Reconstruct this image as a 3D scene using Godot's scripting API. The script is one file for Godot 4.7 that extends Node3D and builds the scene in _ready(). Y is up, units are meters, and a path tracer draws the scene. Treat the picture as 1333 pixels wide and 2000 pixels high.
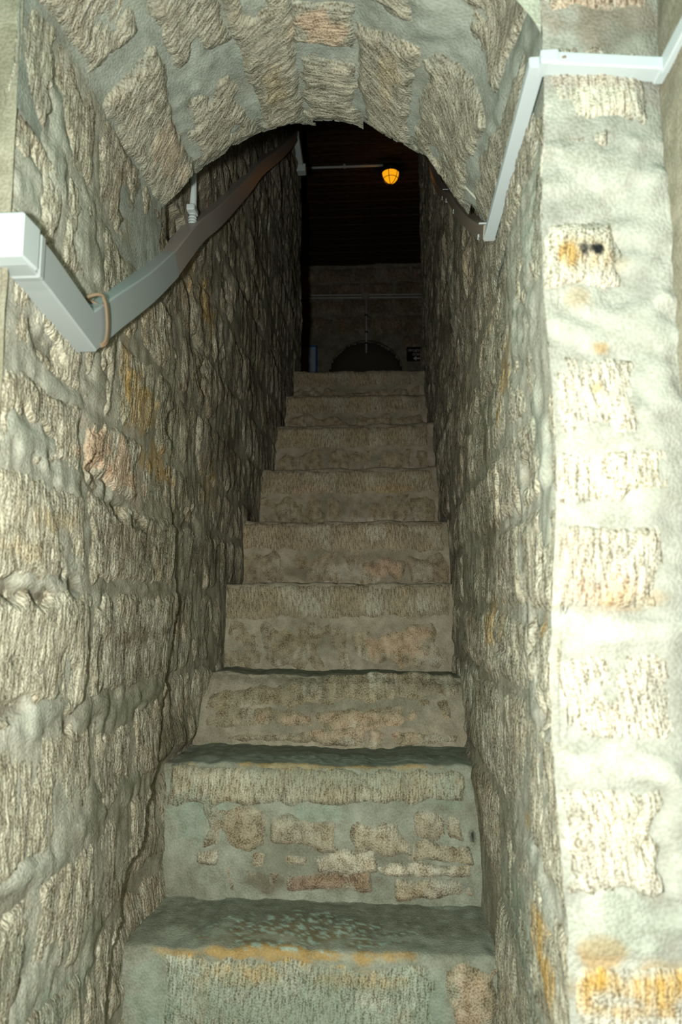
extends Node3D
# A narrow stone staircase between rough masonry walls, seen from the corridor at its foot.
# x is right, y is up, the stairs climb towards -z. "d" below is the distance -z; the eye is at the origin.

var NZ := FastNoiseLite.new()      # plain smooth noise
var NF := FastNoiseLite.new()      # fractal noise
var rng := RandomNumberGenerator.new()
var M := {}
var taken := {}
var tris := 0

const SOIL := 0
const OCHRE := 1
const PINK := 2
const LIME := 3
const PIT := 4
const SMEAR := 5
const COOL_TINT := 6  # greenish patches: cool corridor light painted into low walls and steps
const BLACK := 7
const FLAKE := 8
const TREAD := 9

func _ready():
	setup_view()
	setup_noise()
	setup_materials()
	build_walls()
	build_vault()
	build_corridor()
	build_upper_room()
	build_stairs()
	build_trunking()
	build_upper_fittings()

# ------------------------------------------------------------------ camera, light, exposure
func setup_view():
	var cam := Camera3D.new()
	cam.name = "camera"
	cam.fov = 73.74
	cam.near = 0.05
	cam.far = 60.0
	cam.rotation_degrees = Vector3(7.0, 3.4, 0.0)
	var lens := CameraAttributesPhysical.new()
	lens.frustum_focal_length = 16.0
	lens.frustum_focus_distance = 2.3
	lens.exposure_aperture = 2.8
	cam.attributes = lens
	add_child(cam)
	cam.current = true
	var we := WorldEnvironment.new()
	we.name = "world"
	var env := Environment.new()
	env.background_mode = Environment.BG_COLOR
	env.background_color = Color(0, 0, 0)
	env.tonemap_mode = Environment.TONE_MAPPER_LINEAR
	env.tonemap_exposure = 1.0
	env.sdfgi_enabled = true
	env.ssao_enabled = true
	env.ssil_enabled = true
	we.environment = env
	add_child(we)
	# the photographer's flash, a hand's breadth left of the lens and a little behind it
	var flash := OmniLight3D.new()
	flash.name = "camera_flash"
	flash.position = Vector3(-0.14, 0.01, 0.02)
	flash.light_color = Color(1.0, 0.995, 0.955)
	flash.light_energy = 4.3
	flash.light_size = 0.03
	flash.omni_range = 30.0
	flash.omni_attenuation = 2.0
	flash.shadow_enabled = true
	add_child(flash)
	# the corridor's fluorescent tube, over and behind the photographer
	var tube := AreaLight3D.new()
	tube.name = "corridor_tube_light"
	tube.area_size = Vector2(1.1, 0.12)
	tube.light_color = Color(0.62, 1.0, 0.92)
	tube.light_energy = 2.2
	tube.area_normalize_energy = true
	tube.area_range = 20.0
	tube.shadow_enabled = true
	tube.position = Vector3(-0.25, 2.1, 0.35)
	tube.rotation_degrees = Vector3(-90, 0, 0)
	add_child(tube)

func setup_noise():
	rng.seed = 20
	NZ.seed = 11
	NZ.noise_type = FastNoiseLite.TYPE_SIMPLEX_SMOOTH
	NZ.frequency = 1.0
	NZ.fractal_type = FastNoiseLite.FRACTAL_NONE
	NF.seed = 5
	NF.noise_type = FastNoiseLite.TYPE_SIMPLEX_SMOOTH
	NF.frequency = 1.0
	NF.fractal_type = FastNoiseLite.FRACTAL_FBM
	NF.fractal_octaves = 4

# ------------------------------------------------------------------ textures and materials
func noise_image(w: int, h: int, freq: float, sd: int, oct: int, ridged := false) -> Image:
	var f := FastNoiseLite.new()
	f.seed = sd
	f.noise_type = FastNoiseLite.TYPE_SIMPLEX_SMOOTH
	f.frequency = freq
	f.fractal_type = FastNoiseLite.FRACTAL_RIDGED if ridged else FastNoiseLite.FRACTAL_FBM
	f.fractal_octaves = oct
	var im := f.get_seamless_image(w, h, false, false, 0.15, true)
	im.convert(Image.FORMAT_L8)
	return im

func stretched(w: int, h: int, side: int, freq: float, sd: int, oct: int) -> PackedByteArray:
	var im := noise_image(w, h, freq, sd, oct)
	im.resize(side, side, Image.INTERPOLATE_CUBIC)
	return im.get_data()

# two bands of grey blended into one height image
func height_texture(a: PackedByteArray, b: PackedByteArray, side: int, wa: float, wb: float) -> ImageTexture:
	var out := PackedByteArray()
	out.resize(side * side)
	for i in side * side:
		out[i] = int(clampf(a[i] * wa + b[i] * wb, 0.0, 255.0))
	return ImageTexture.create_from_image(Image.create_from_data(side, side, false, Image.FORMAT_L8, out))

func colour_texture(a: PackedByteArray, b: PackedByteArray, side: int, dark: Color, mid: Color, pale: Color, wa: float) -> ImageTexture:
	var out := PackedByteArray()
	out.resize(side * side * 3)
	var lut := PackedByteArray()
	for k in 256:
		var t := k / 255.0
		t = clampf((t - 0.5) * 1.7 + 0.5, 0.0, 1.0)
		var c := dark.lerp(mid, t * 2.0) if t < 0.5 else mid.lerp(pale, t * 2.0 - 1.0)
		lut.append_array(PackedByteArray([c.r8, c.g8, c.b8]))
	for i in side * side:
		var k := int(a[i] * wa + b[i] * (1.0 - wa)) * 3
		out[i * 3] = lut[k]
		out[i * 3 + 1] = lut[k + 1]
		out[i * 3 + 2] = lut[k + 2]
	return ImageTexture.create_from_image(Image.create_from_data(side, side, false, Image.FORMAT_RGB8, out))

func mat(called: String, c: Color, rough := 0.9, metal := 0.0) -> StandardMaterial3D:
	var m := StandardMaterial3D.new()
	m.resource_name = called
	m.albedo_color = c
	m.roughness = rough
	m.metallic = metal
	m.metallic_specular = 0.3
	M[called] = m
	return m

func setup_materials():
	var side := 1024
	var strokes := stretched(1024, 130, side, 0.07, 3, 2)
	var strokes2 := stretched(1024, 200, side, 0.07, 8, 3)
	var blotch := noise_image(side, side, 0.012, 21, 5).get_data()
	var grain := noise_image(side, side, 0.09, 31, 4).get_data()
	var trowel := stretched(220, 1024, side, 0.03, 41, 3)
	var s := mat("tooled_stone", Color.WHITE, 0.95)
	s.vertex_color_use_as_albedo = true
	s.albedo_texture = colour_texture(strokes2, grain, side, Color(0.52, 0.48, 0.42), Color(0.87, 0.86, 0.83), Color(1, 1, 0.99), 0.5)
	s.heightmap_enabled = true
	s.heightmap_texture = height_texture(strokes, grain, side, 0.42, 0.58)
	s.heightmap_scale = 0.42
	s.metallic_specular = 0.15
	var q := mat("rough_stone", Color.WHITE, 0.95)
	q.vertex_color_use_as_albedo = true
	q.albedo_texture = colour_texture(grain, blotch, side, Color(0.55, 0.51, 0.45), Color(0.87, 0.86, 0.83), Color(1, 1, 0.99), 0.6)
	q.heightmap_enabled = true
	q.heightmap_texture = height_texture(strokes2, grain, side, 0.3, 0.7)
	q.heightmap_scale = 0.35
	q.metallic_specular = 0.15
	var m := mat("lime_mortar", Color.WHITE, 0.93)
	m.vertex_color_use_as_albedo = true
	m.albedo_texture = colour_texture(grain, blotch, side, Color(0.79, 0.785, 0.76), Color(0.9, 0.91, 0.9), Color(1, 1, 1), 0.5)
	m.heightmap_enabled = true
	m.heightmap_texture = height_texture(trowel, grain, side, 0.3, 0.7)
	m.heightmap_scale = 0.2
	m.metallic_specular = 0.15
	var w := mat("dark_board", Color(0.25, 0.2, 0.165), 0.85)
	w.albedo_texture = colour_texture(stretched(40, 512, 512, 0.05, 51, 4), noise_image(512, 512, 0.02, 52, 4).get_data(), 512, Color(0.5, 0.46, 0.42), Color(0.8, 0.78, 0.74), Color(1, 1, 1), 0.7)
	w.uv1_triplanar = true
	w.uv1_scale = Vector3(1.3, 1.3, 1.3)
	mat("grey_plastic", Color(0.52, 0.55, 0.55), 0.5)
	mat("dull_plastic", Color(0.53, 0.51, 0.49), 0.4)
	mat("brown_plastic", Color(0.47, 0.44, 0.40), 0.35)
	mat("white_plastic", Color(0.63, 0.67, 0.68), 0.42)
	mat("pipe_plastic", Color(0.62, 0.66, 0.66), 0.5)
	mat("black_metal", Color(0.07, 0.07, 0.07), 0.5, 0.3)
	mat("steel", Color(0.66, 0.69, 0.71), 0.45)
	mat("wire", Color(0.42, 0.36, 0.29), 0.7)
	mat("sign_black", Color(0.035, 0.035, 0.04), 0.5)
	mat("sign_print", Color(0.75, 0.75, 0.75), 0.6)
	mat("board_pale", Color(0.55, 0.62, 0.68), 0.5)
	mat("board_blue", Color(0.13, 0.32, 0.62), 0.5)
	var pl := mat("plaster", Color(0.66, 0.67, 0.62), 0.95)
	pl.albedo_texture = m.albedo_texture
	pl.heightmap_enabled = true
	pl.heightmap_texture = m.heightmap_texture
	pl.heightmap_scale = 0.2
	pl.uv1_triplanar = true
	pl.uv1_scale = Vector3(1.6, 1.6, 1.6)
	var g := mat("amber_glass", Color(0.95, 0.6, 0.1), 0.3)
	g.emission_enabled = true
	g.emission = Color(1.0, 0.66, 0.08)
	g.emission_energy_multiplier = 1.0
	var b := mat("bulb_glow", Color(1, 0.8, 0.4), 0.4)
	b.emission_enabled = true
	b.emission = Color(1.0, 0.72, 0.2)
	b.emission_energy_multiplier = 3.0
	var t := mat("tube_glow", Color(0.9, 1, 0.97), 0.4)
	t.emission_enabled = true
	t.emission = Color(0.8, 1.0, 0.95)
	t.emission_energy_multiplier = 1.0

# ------------------------------------------------------------------ naming
func numbered(called: String) -> String:
	var k: int = taken.get(called, 0)
	taken[called] = k + 1
	return called if k == 0 else "%s_%03d" % [called, k]

func tag(o: Node, label: String, category: String, group := "", kind := ""):
	o.set_meta("label", label)
	if category: o.set_meta("category", category)
	if group: o.set_meta("group", group)
	if kind: o.set_meta("kind", kind)
	return o

func thing(called: String, label: String, category: String, at := Vector3.ZERO, group := "") -> Node3D:
	var o := Node3D.new()
	o.name = numbered(called)
	o.position = at
	add_child(o)
	tag(o, label, category, group)
	return o

var part_count := {}
func put(called: String, mesh: Mesh, material: Material, parent: Node) -> MeshInstance3D:
	var o := MeshInstance3D.new()
	if parent == self:
		o.name = numbered(called)
	else:
		var key := "%d/%s" % [parent.get_instance_id(), called]
		var k: int = part_count.get(key, 0)
		part_count[key] = k + 1
		o.name = called if k == 0 else "%s_%03d" % [called, k]
	o.mesh = mesh
	o.material_override = material
	parent.add_child(o, true)
	return o

# ------------------------------------------------------------------ meshes
func mesh_from(vs: PackedVector3Array, cs: PackedColorArray, uv: PackedVector2Array, ix: PackedInt32Array) -> ArrayMesh:
	var a := []
	a.resize(Mesh.ARRAY_MAX)
	a[Mesh.ARRAY_VERTEX] = vs
	if cs.size(): a[Mesh.ARRAY_COLOR] = cs
	a[Mesh.ARRAY_TEX_UV] = uv
	a[Mesh.ARRAY_INDEX] = ix
	# smooth normals from the faces round each vertex
	var ns := PackedVector3Array()
	ns.resize(vs.size())
	for t in range(0, ix.size(), 3):
		var i := ix[t]
		var j := ix[t + 1]
		var k := ix[t + 2]
		var c := (vs[k] - vs[i]).cross(vs[j] - vs[i])
		ns[i] += c
		ns[j] += c
		ns[k] += c
	for i in ns.size():
		ns[i] = ns[i].normalized()
	a[Mesh.ARRAY_NORMAL] = ns
	var m := ArrayMesh.new()
	m.add_surface_from_arrays(Mesh.PRIMITIVE_TRIANGLES, a)
	tris += ix.size() / 3
	return m

func steps_between(a: float, b: float, res: float) -> PackedFloat32Array:
	var k := maxi(2, int(ceil((b - a) / res)) + 1)
	var out := PackedFloat32Array()
	for i in k:
		out.append(a + (b - a) * i / (k - 1.0))
	return out

# features near a rectangle
func near_feats(feats: Array, u0: float, u1: float, v0: float, v1: float) -> Array:
	var out := []
	for f in feats:
		if f[0] + f[2] * 1.6 > u0 and f[0] - f[2] * 1.6 < u1 and f[1] + f[3] * 1.6 > v0 and f[1] - f[3] * 1.6 < v1:
			out.append(f)
	return out

func feat_amount(f: Array, u: float, v: float, wob: float) -> float:
	var a: float = (u - f[0]) / f[2]
	var b: float = (v - f[1]) / f[3]
	var q := a * a + b * b
	if q > 2.6:
		return 0.0
	return smoothstep(0.0, 0.5, 1.0 - sqrt(q) + wob) * f[5]

const TINTS := [Vector3(0.37, 0.355, 0.29), Vector3(0.36, 0.355, 0.30), Vector3(0.39, 0.37, 0.305), Vector3(0.34, 0.325, 0.26), Vector3(0.365, 0.345, 0.285)]
const MORTAR := Vector3(0.25, 0.236, 0.186)

# One dressed stone: a relief laid on a wall. fr maps (u, v, out) to a point; the face is tooled along direction "turn".
func stone(parent: Node, called: String, fr: Callable, u0: float, u1: float, v0: float, v1: float, res: float, o := {}) -> MeshInstance3D:
	var lo: float = o.get("lo", -1e9)       # hard ends, where the stone runs into a corner
	var hi: float = o.get("hi", 1e9)
	var pad := 0.016
	# the tooling runs along v (or along u where turned): the grid is finer across it
	var turned: float = absf(sin(o.get("turn", 0.0)))
	var us := steps_between(maxf(u0 - pad, lo), minf(u1 + pad, hi), res * lerpf(0.8, 1.5, turned))
	var vs := steps_between(maxf(v0 - pad, o.get("vlo", -1e9)), minf(v1 + pad, o.get("vhi", 1e9)), res * lerpf(1.5, 0.8, turned))
	var uc := (u0 + u1) / 2
	var vc := (v0 + v1) / 2
	var sk: float = o.get("skew", 0.07)
	var k1 := rng.randf_range(-sk, sk)
	var k2 := rng.randf_range(-sk, sk)
	var k3 := rng.randf_range(-sk, sk) * 0.6
	var k4 := rng.randf_range(-sk, sk) * 0.6
	if lo > -1e8: k1 = 0.0
	var seedo := rng.randf() * 50.0
	var turn: float = o.get("turn", 0.0) + rng.randf_range(-0.10, 0.10)
	var ct := cos(turn)
	var st := sin(turn)
	var size := clampf(minf(u1 - u0, v1 - v0) / 0.17, 0.25, 1.0)
	var proud: float = o.get("proud", 0.003) + rng.randf_range(-0.003, 0.004)
	var groove: float = o.get("groove", 0.0013)
	var lump: float = o.get("lump", 0.0032)
	var freq: float = o.get("freq", 130.0)
	var worn: float = o.get("worn", 1.0)
	var tint: Vector3 = o.get("tint", TINTS[rng.randi() % TINTS.size()]) * rng.randf_range(0.92, 1.06) * o.get("shade", 1.0)
	var feats := near_feats(o.get("feats", []), u0, u1, v0, v1)
	var lost: float = o.get("lost", 0.0)
	var st_amp: float = o.get("streak", 0.16)
	var tone: Vector3 = o.get("tone", MORTAR)
	var pale: float = o.get("pale", 0.0)  # lightness added towards the corridor, flash falloff put into the colour
	var fade: float = o.get("fade", 0.0)
	var cracked: bool = o.get("crack", false)
	var nu := us.size()
	var nv := vs.size()
	var P := PackedVector3Array()
	var C := PackedColorArray()
	var UV := PackedVector2Array()
	var keep := PackedByteArray()
	P.resize(nu * nv)
	C.resize(nu * nv)
	UV.resize(nu * nv)
	keep.resize(nu * nv)
	var i := 0
	var tile: float = o.get("tile", 2.0)
	for b in nv:
		var v := vs[b]
		for a in nu:
			var u := us[a]
			var w := NZ.get_noise_2d(u * 11.0 + seedo, v * 11.0) * 0.010 * worn * size + NZ.get_noise_2d(u * 42.0, v * 42.0 + seedo) * 0.005 * size
			var sd := minf(minf(u - u0 - k1 * (v - vc), u1 + k2 * (v - vc) - u), minf(v - v0 - k3 * (u - uc), v1 + k4 * (u - uc) - v)) + w
			var gu := u * ct + v * st
			var gv := v * ct - u * st
			var wav := NZ.get_noise_2d(gu * 16.0, gv * 16.0 + seedo)
			var gr := 1.0 - 2.6 * absf(NZ.get_noise_2d(gu * freq * 0.5 + wav * 0.22, gv * 8.0 + seedo))
			var loss := smoothstep(0.38, 0.62, NZ.get_noise_2d(u * 6.5 + 200.0, v * 5.0)) * lost
			var big := NZ.get_noise_2d(gu * 12.0 - seedo, gv * 4.5)
			var mot := NZ.get_noise_2d(u * 19.0 + 9.0, v * 19.0 - seedo)
			var e := smoothstep(-0.012 * size, 0.034 * size, sd)
			if cracked and absf(v) < 1.1:
				var away := absf(u - crack_d(v)) - crack_open(v)
				e *= smoothstep(-0.001, 0.006, away)
				if away < 0.0: sd = -1.0
			var sink: float = 0.009 * size + 0.002
			var h := -sink + e * (sink + proud + big * lump + gr * groove + wav * 0.0008 + mot * 0.0014) - loss * 0.009
			var streak := NZ.get_noise_2d(gu * 75.0 + 31.0, gv * 8.0 - seedo)
			var t := 1.0 + streak * st_amp + mot * 0.17 + big * 0.13
			var c := tint * t
			# lime wash left on parts of the face, brown staining on others
			var wash := smoothstep(0.1, 0.7, NZ.get_noise_2d(u * 5.0 + 77.0, v * 6.0 - 12.0) + streak * 0.45)
			c = c.lerp(Vector3(0.47, 0.475, 0.41), wash * 0.5)
			var rusty := smoothstep(0.25, 0.75, NZ.get_noise_2d(u * 6.5 - 40.0, v * 5.0 + 63.0) + mot * 0.5)
			c = c.lerp(Vector3(0.30, 0.225, 0.14), rusty * o.get("stain", 0.40))
			var grime_dimming := smoothstep(-0.25, 0.55, NZ.get_noise_2d(u * 3.1 + 18.0, v * 3.6 + 5.0) + mot * 0.35 + streak * 0.3)
			c = c.lerp(Vector3(0.175, 0.165, 0.125), grime_dimming * o.get("grime_dimming", 0.75) * (1.0 if pale == 0.0 else smoothstep(0.95, 1.45, u)))  # grime patches, thinned near the corridor so the flash end looks brighter
			if pale > 0.0: c = c.lerp(Vector3(0.44, 0.45, 0.395) * (1.0 + streak * 0.14 + mot * 0.12), pale * smoothstep(1.9, 1.05, u + mot * 0.15))  # flash brightness painted into the stone, strongest at the near end
			if fade > 0.0: c = c.lerp(Vector3(0.345, 0.36, 0.315) * (1.0 + streak * 0.16 + mot * 0.14), fade)
			for f in feats:
				var am := feat_amount(f, u, v, mot * 0.45 + w * 14.0)
				if am > 0.0:
					var kind: int = f[4]
					if kind == PIT or kind == SMEAR:
						h -= am * (0.017 if kind == PIT else 0.016)
					elif kind == OCHRE:
						c = c.lerp(Vector3(0.42, 0.27, 0.075), am * (0.75 + streak * 0.4))
					elif kind == PINK:
						c = c.lerp(Vector3(0.47, 0.34, 0.25), am)
					elif kind == LIME:
						c = c.lerp(Vector3(0.62, 0.62, 0.55), am * 0.8)
					elif kind == COOL_TINT:
						c = c.lerp(Vector3(0.21, 0.26, 0.22), am * (0.7 + streak * 0.4))  # cool greenish cast of the tube laid into the stone colour
					elif kind == TREAD or kind == FLAKE:
						pass
					elif kind == BLACK:
						c = c.lerp(Vector3(0.02, 0.025, 0.03), minf(1.0, am * 1.4))
					else:
						c = c.lerp(Vector3(0.13, 0.105, 0.075), am * (0.7 + streak * 0.5))
			# mortar wiped over the edges of the face
			var bare := smoothstep(-0.012 * size, 0.03 * size, sd + (mot * 0.014 + streak * 0.008) * size)
			c = (tone * (1.0 + mot * 0.15)).lerp(c, bare)
			P[i] = fr.call(u, v, h)
			C[i] = Color(c.x, c.y, c.z)
			UV[i] = Vector2(gu, gv) * tile + Vector2(seedo, seedo * 1.7)
			keep[i] = 1 if sd > -0.011 else 0
			i += 1
	var ix := PackedInt32Array()
	for b in nv - 1:
		for a in nu - 1:
			var q := b * nu + a
			if keep[q] or keep[q + 1] or keep[q + nu] or keep[q + nu + 1]:
				ix.append_array(PackedInt32Array([q, q + nu, q + 1, q + 1, q + nu, q + nu + 1]) if not o.get("flip", false) else PackedInt32Array([q, q + 1, q + nu, q + 1, q + nu + 1, q + nu]))
	return put(called, mesh_from(P, C, UV, ix), M[o.get("mat", "tooled_stone")], parent)

# The mortar bed that the stones stand proud of: lists of grid lines, so that the grid can be fine where it matters.
func bed(fr: Callable, us: PackedFloat32Array, vs: PackedFloat32Array, o := {}) -> ArrayMesh:
	var nu := us.size()
	var nv := vs.size()
	var P := PackedVector3Array()
	var C := PackedColorArray()
	var UV := PackedVector2Array()
	P.resize(nu * nv)
	C.resize(nu * nv)
	UV.resize(nu * nv)
	var feats: Array = o.get("feats", [])
	var tone: Vector3 = o.get("tone", MORTAR)
	var amp: float = o.get("amp", 0.006)
	var warp = o.get("warp")
	var keepf = o.get("keep")
	var kp := PackedByteArray()
	kp.resize(nu * nv)
	var i := 0
	var pale: float = o.get("pale", 0.0)
	var bu: float = o.get("across", 48.0)
	var bv: float = o.get("along", 9.0)
	var ba: float = 0.0024 if pale > 0.0 else 0.0012
	for b in nv:
		var v0 := vs[b]
		var rowf := near_feats(feats, -1e9, 1e9, v0, v0)
		for a in nu:
			var u := us[a]
			var v := v0
			var dh := 0.0
			if warp != null:
				var q: Vector2 = warp.call(u, v)
				u = q.x
				if o.get("warps_v", false): v = q.y
				else: dh = q.y
			var big := NF.get_noise_2d(u * 3.0, v * 3.0)
			var mid := NZ.get_noise_2d(u * 14.0 + 5.0, v * 20.0)
			var fine := NZ.get_noise_2d(u * 40.0, v * 40.0)
			var brush := NZ.get_noise_2d(u * bu, v * bv)
			var h := big * amp * 1.25 + mid * amp * 0.2 + brush * ba - 0.001
			var c := tone * (1.0 + NZ.get_noise_2d(u * 7.0, v * 7.0) * 0.14 + fine * 0.07 + (brush * 0.22 if pale > 0.0 else 0.0))
			var olive := smoothstep(0.05, 0.5, NZ.get_noise_2d(u * 4.2 + 60.0, v * 5.0))
			c = c.lerp(Vector3(0.15, 0.14, 0.10), olive * o.get("olive", 0.6))
			if pale > 0.0: c = c.lerp(Vector3(0.37, 0.372, 0.325) * (1.0 + fine * 0.1 + brush * 0.15), 0.85 * smoothstep(1.65, 0.98, u + mid * 0.12))  # mortar lightened towards the flash, its brightness held in the colour
			for f in rowf:
				var am := feat_amount(f, u, v, mid * 0.5)
				if am > 0.0:
					var kind: int = f[4]
					if kind == SMEAR:
						h += am * 0.006
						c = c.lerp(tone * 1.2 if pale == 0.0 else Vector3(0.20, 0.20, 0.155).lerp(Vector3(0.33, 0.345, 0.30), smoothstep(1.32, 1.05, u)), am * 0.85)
					elif kind == PIT:
						h -= am * 0.014
						c = c.lerp(Vector3(0.12, 0.11, 0.08), am * 0.85)
					elif kind == OCHRE:
						c = c.lerp(Vector3(0.33, 0.20, 0.06), am * 0.7)
					elif kind == COOL_TINT:
						c = c.lerp(Vector3(0.20, 0.25, 0.21), am * 0.7)  # the same cool light cast, painted on mortar
					elif kind == LIME:
						c = c.lerp(Vector3(0.5, 0.5, 0.44), am * 0.6)
					elif kind == PINK:
						c = c.lerp(Vector3(0.36, 0.27, 0.22), am * 0.6)
					elif kind == TREAD:
						c = c.lerp(Vector3(0.145, 0.145, 0.112) * (1.0 + mid * 0.2 + fine * 0.1), am * 0.9)
					elif kind == FLAKE:
						c = c.lerp(Vector3(0.27, 0.33, 0.28), smoothstep(0.22, 0.34, NZ.get_noise_2d(u * 38.0, v * 75.0)) * minf(1.0, am * 1.2))
					elif kind == BLACK:
						c = c.lerp(Vector3(0.012, 0.012, 0.012), am)
						h -= am * 0.02
					elif kind == SOIL:
						c = c.lerp(Vector3(0.105, 0.085, 0.055), am * 0.85)
			P[i] = fr.call(u, v, h + dh)
			C[i] = Color(c.x, c.y, c.z)
			UV[i] = Vector2(u, v) * 1.6
			kp[i] = 1 if keepf == null or keepf.call(u, v) else 0
			i += 1
	var ix := PackedInt32Array()
	var flip: bool = o.get("flip", false)
	for b in nv - 1:
		for a in nu - 1:
			var q := b * nu + a
			if kp[q] or kp[q + 1] or kp[q + nu] or kp[q + nu + 1]:
				ix.append_array(PackedInt32Array([q, q + 1, q + nu, q + 1, q + nu + 1, q + nu]) if flip else PackedInt32Array([q, q + nu, q + 1, q + 1, q + nu, q + nu + 1]))
	return mesh_from(P, C, UV, ix)

# grid lines through a list of [end, spacing] stretches
func lines(from: float, stretches: Array) -> PackedFloat32Array:
	var out := PackedFloat32Array([from])
	var x := from
	for s in stretches:
		var part := steps_between(x, s[0], s[1])
		for i in range(1, part.size()):
			out.append(part[i])
		x = s[0]
	return out

func box_mesh(size: Vector3, bevel := 0.0) -> ArrayMesh:
	# a box with chamfered edges
	var st := SurfaceTool.new()
	st.begin(Mesh.PRIMITIVE_TRIANGLES)
	st.set_smooth_group(-1)
	add_box(st, Vector3.ZERO, size, bevel)
	st.generate_normals()
	return st.commit()

func add_quad(st: SurfaceTool, a: Vector3, b: Vector3, c: Vector3, d: Vector3, out: Vector3):
	if (c - a).cross(b - a).dot(out) < 0.0:
		var t := b
		b = d
		d = t
	for p in [a, b, c, a, c, d]:
		st.add_vertex(p)

func add_tri(st: SurfaceTool, a: Vector3, b: Vector3, c: Vector3, out: Vector3):
	if (c - a).cross(b - a).dot(out) < 0.0:
		var t := b
		b = c
		c = t
	for p in [a, b, c]:
		st.add_vertex(p)

func add_box(st: SurfaceTool, at: Vector3, size: Vector3, bevel := 0.0, basis := Basis()):
	var h := size / 2
	var k := Vector3(maxf(h.x - bevel, 0), maxf(h.y - bevel, 0), maxf(h.z - bevel, 0))
	for ax in 3:
		var bx := (ax + 1) % 3
		var cx := (ax + 2) % 3
		for s in [-1.0, 1.0]:
			var n := Vector3.ZERO
			n[ax] = s
			var q := []
			for w in [[-1, -1], [1, -1], [1, 1], [-1, 1]]:
				var p := Vector3.ZERO
				p[ax] = s * h[ax]
				p[bx] = w[0] * k[bx]
				p[cx] = w[1] * k[cx]
				q.append(at + basis * p)
			add_quad(st, q[0], q[1], q[2], q[3], basis * n)
			if bevel > 0.0:
				for t in [-1.0, 1.0]:
					var n2 := n
					n2[bx] = t
					var r := []
					for w in [-1.0, 1.0]:
						var p := Vector3.ZERO
						p[ax] = s * h[ax]
						p[bx] = t * k[bx]
						p[cx] = w * k[cx]
						var p2 := Vector3.ZERO
						p2[ax] = s * k[ax]
						p2[bx] = t * h[bx]
						p2[cx] = w * k[cx]
						r.append([at + basis * p, at + basis * p2])
					add_quad(st, r[0][0], r[1][0], r[1][1], r[0][1], basis * n2)
	if bevel > 0.0:
		for sx in [-1.0, 1.0]:
			for sy in [-1.0, 1.0]:
				for sz in [-1.0, 1.0]:
					var a := Vector3(sx * h.x, sy * k.y, sz * k.z)
					var b := Vector3(sx * k.x, sy * h.y, sz * k.z)
					var c := Vector3(sx * k.x, sy * k.y, sz * h.z)
					add_tri(st, at + basis * a, at + basis * b, at + basis * c, basis * Vector3(sx, sy, sz))

# A closed section (2-D: x along "side", y along "up") swept along points; up is given per sweep.
func sweep(path: PackedVector3Array, section: PackedVector2Array, out_dir: Vector3, smooth := false) -> ArrayMesh:
	var st := SurfaceTool.new()
	st.begin(Mesh.PRIMITIVE_TRIANGLES)
	st.set_smooth_group(0 if smooth else -1)
	var rings := []
	for i in path.size():
		var t := Vector3.ZERO
		if i > 0: t += (path[i] - path[i - 1]).normalized()
		if i < path.size() - 1: t += (path[i + 1] - path[i]).normalized()
		t = t.normalized()
		var o := (out_dir - t * out_dir.dot(t)).normalized()
		var s := t.cross(o).normalized()
		var mit := 1.0
		if i > 0 and i < path.size() - 1:
			mit = 1.0 / maxf(0.35, t.dot((path[i] - path[i - 1]).normalized()))
		var ring := []
		for p in section:
			ring.append(path[i] + o * p.x + s * p.y * mit)
		rings.append(ring)
	var n := section.size()
	for i in rings.size() - 1:
		var mid: Vector3 = (path[i] + path[i + 1]) / 2
		for k in n:
			var a: Vector3 = rings[i][k]
			var b: Vector3 = rings[i][(k + 1) % n]
			var c: Vector3 = rings[i + 1][(k + 1) % n]
			var d: Vector3 = rings[i + 1][k]
			var cen := Vector3.ZERO
			for r in rings[i]: cen += r
			for r in rings[i + 1]: cen += r
			cen /= 2.0 * n
			add_quad(st, a, b, c, d, (a + b + c + d) / 4 - cen)
	for e in [0, rings.size() - 1]:
		var dirv: Vector3 = path[1] - path[0] if e else path[0] - path[1]
		if e: dirv = path[e] - path[e - 1]
		for k in range(1, n - 1):
			add_tri(st, rings[e][0], rings[e][k], rings[e][k + 1], dirv)
	st.generate_normals()
	return st.commit()

func rect_section(depth: float, width: float, bevel: float) -> PackedVector2Array:
	var w := width / 2
	return PackedVector2Array([Vector2(0, -w), Vector2(depth - bevel, -w), Vector2(depth, -w + bevel), Vector2(depth, w - bevel), Vector2(depth - bevel, w), Vector2(0, w)])

func round_section(r: float, k := 12) -> PackedVector2Array:
	var out := PackedVector2Array()
	for i in k:
		out.append(Vector2(cos(TAU * i / k), sin(TAU * i / k)) * r)
	return out

func spline(points: Array, per := 6) -> PackedVector3Array:
	var out := PackedVector3Array()
	for i in points.size() - 1:
		var p0: Vector3 = points[maxi(i - 1, 0)]
		var p3: Vector3 = points[mini(i + 2, points.size() - 1)]
		for k in per:
			out.append((points[i] as Vector3).cubic_interpolate(points[i + 1], p0, p3, k / float(per)))
	out.append(points[-1])
	return out

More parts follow.
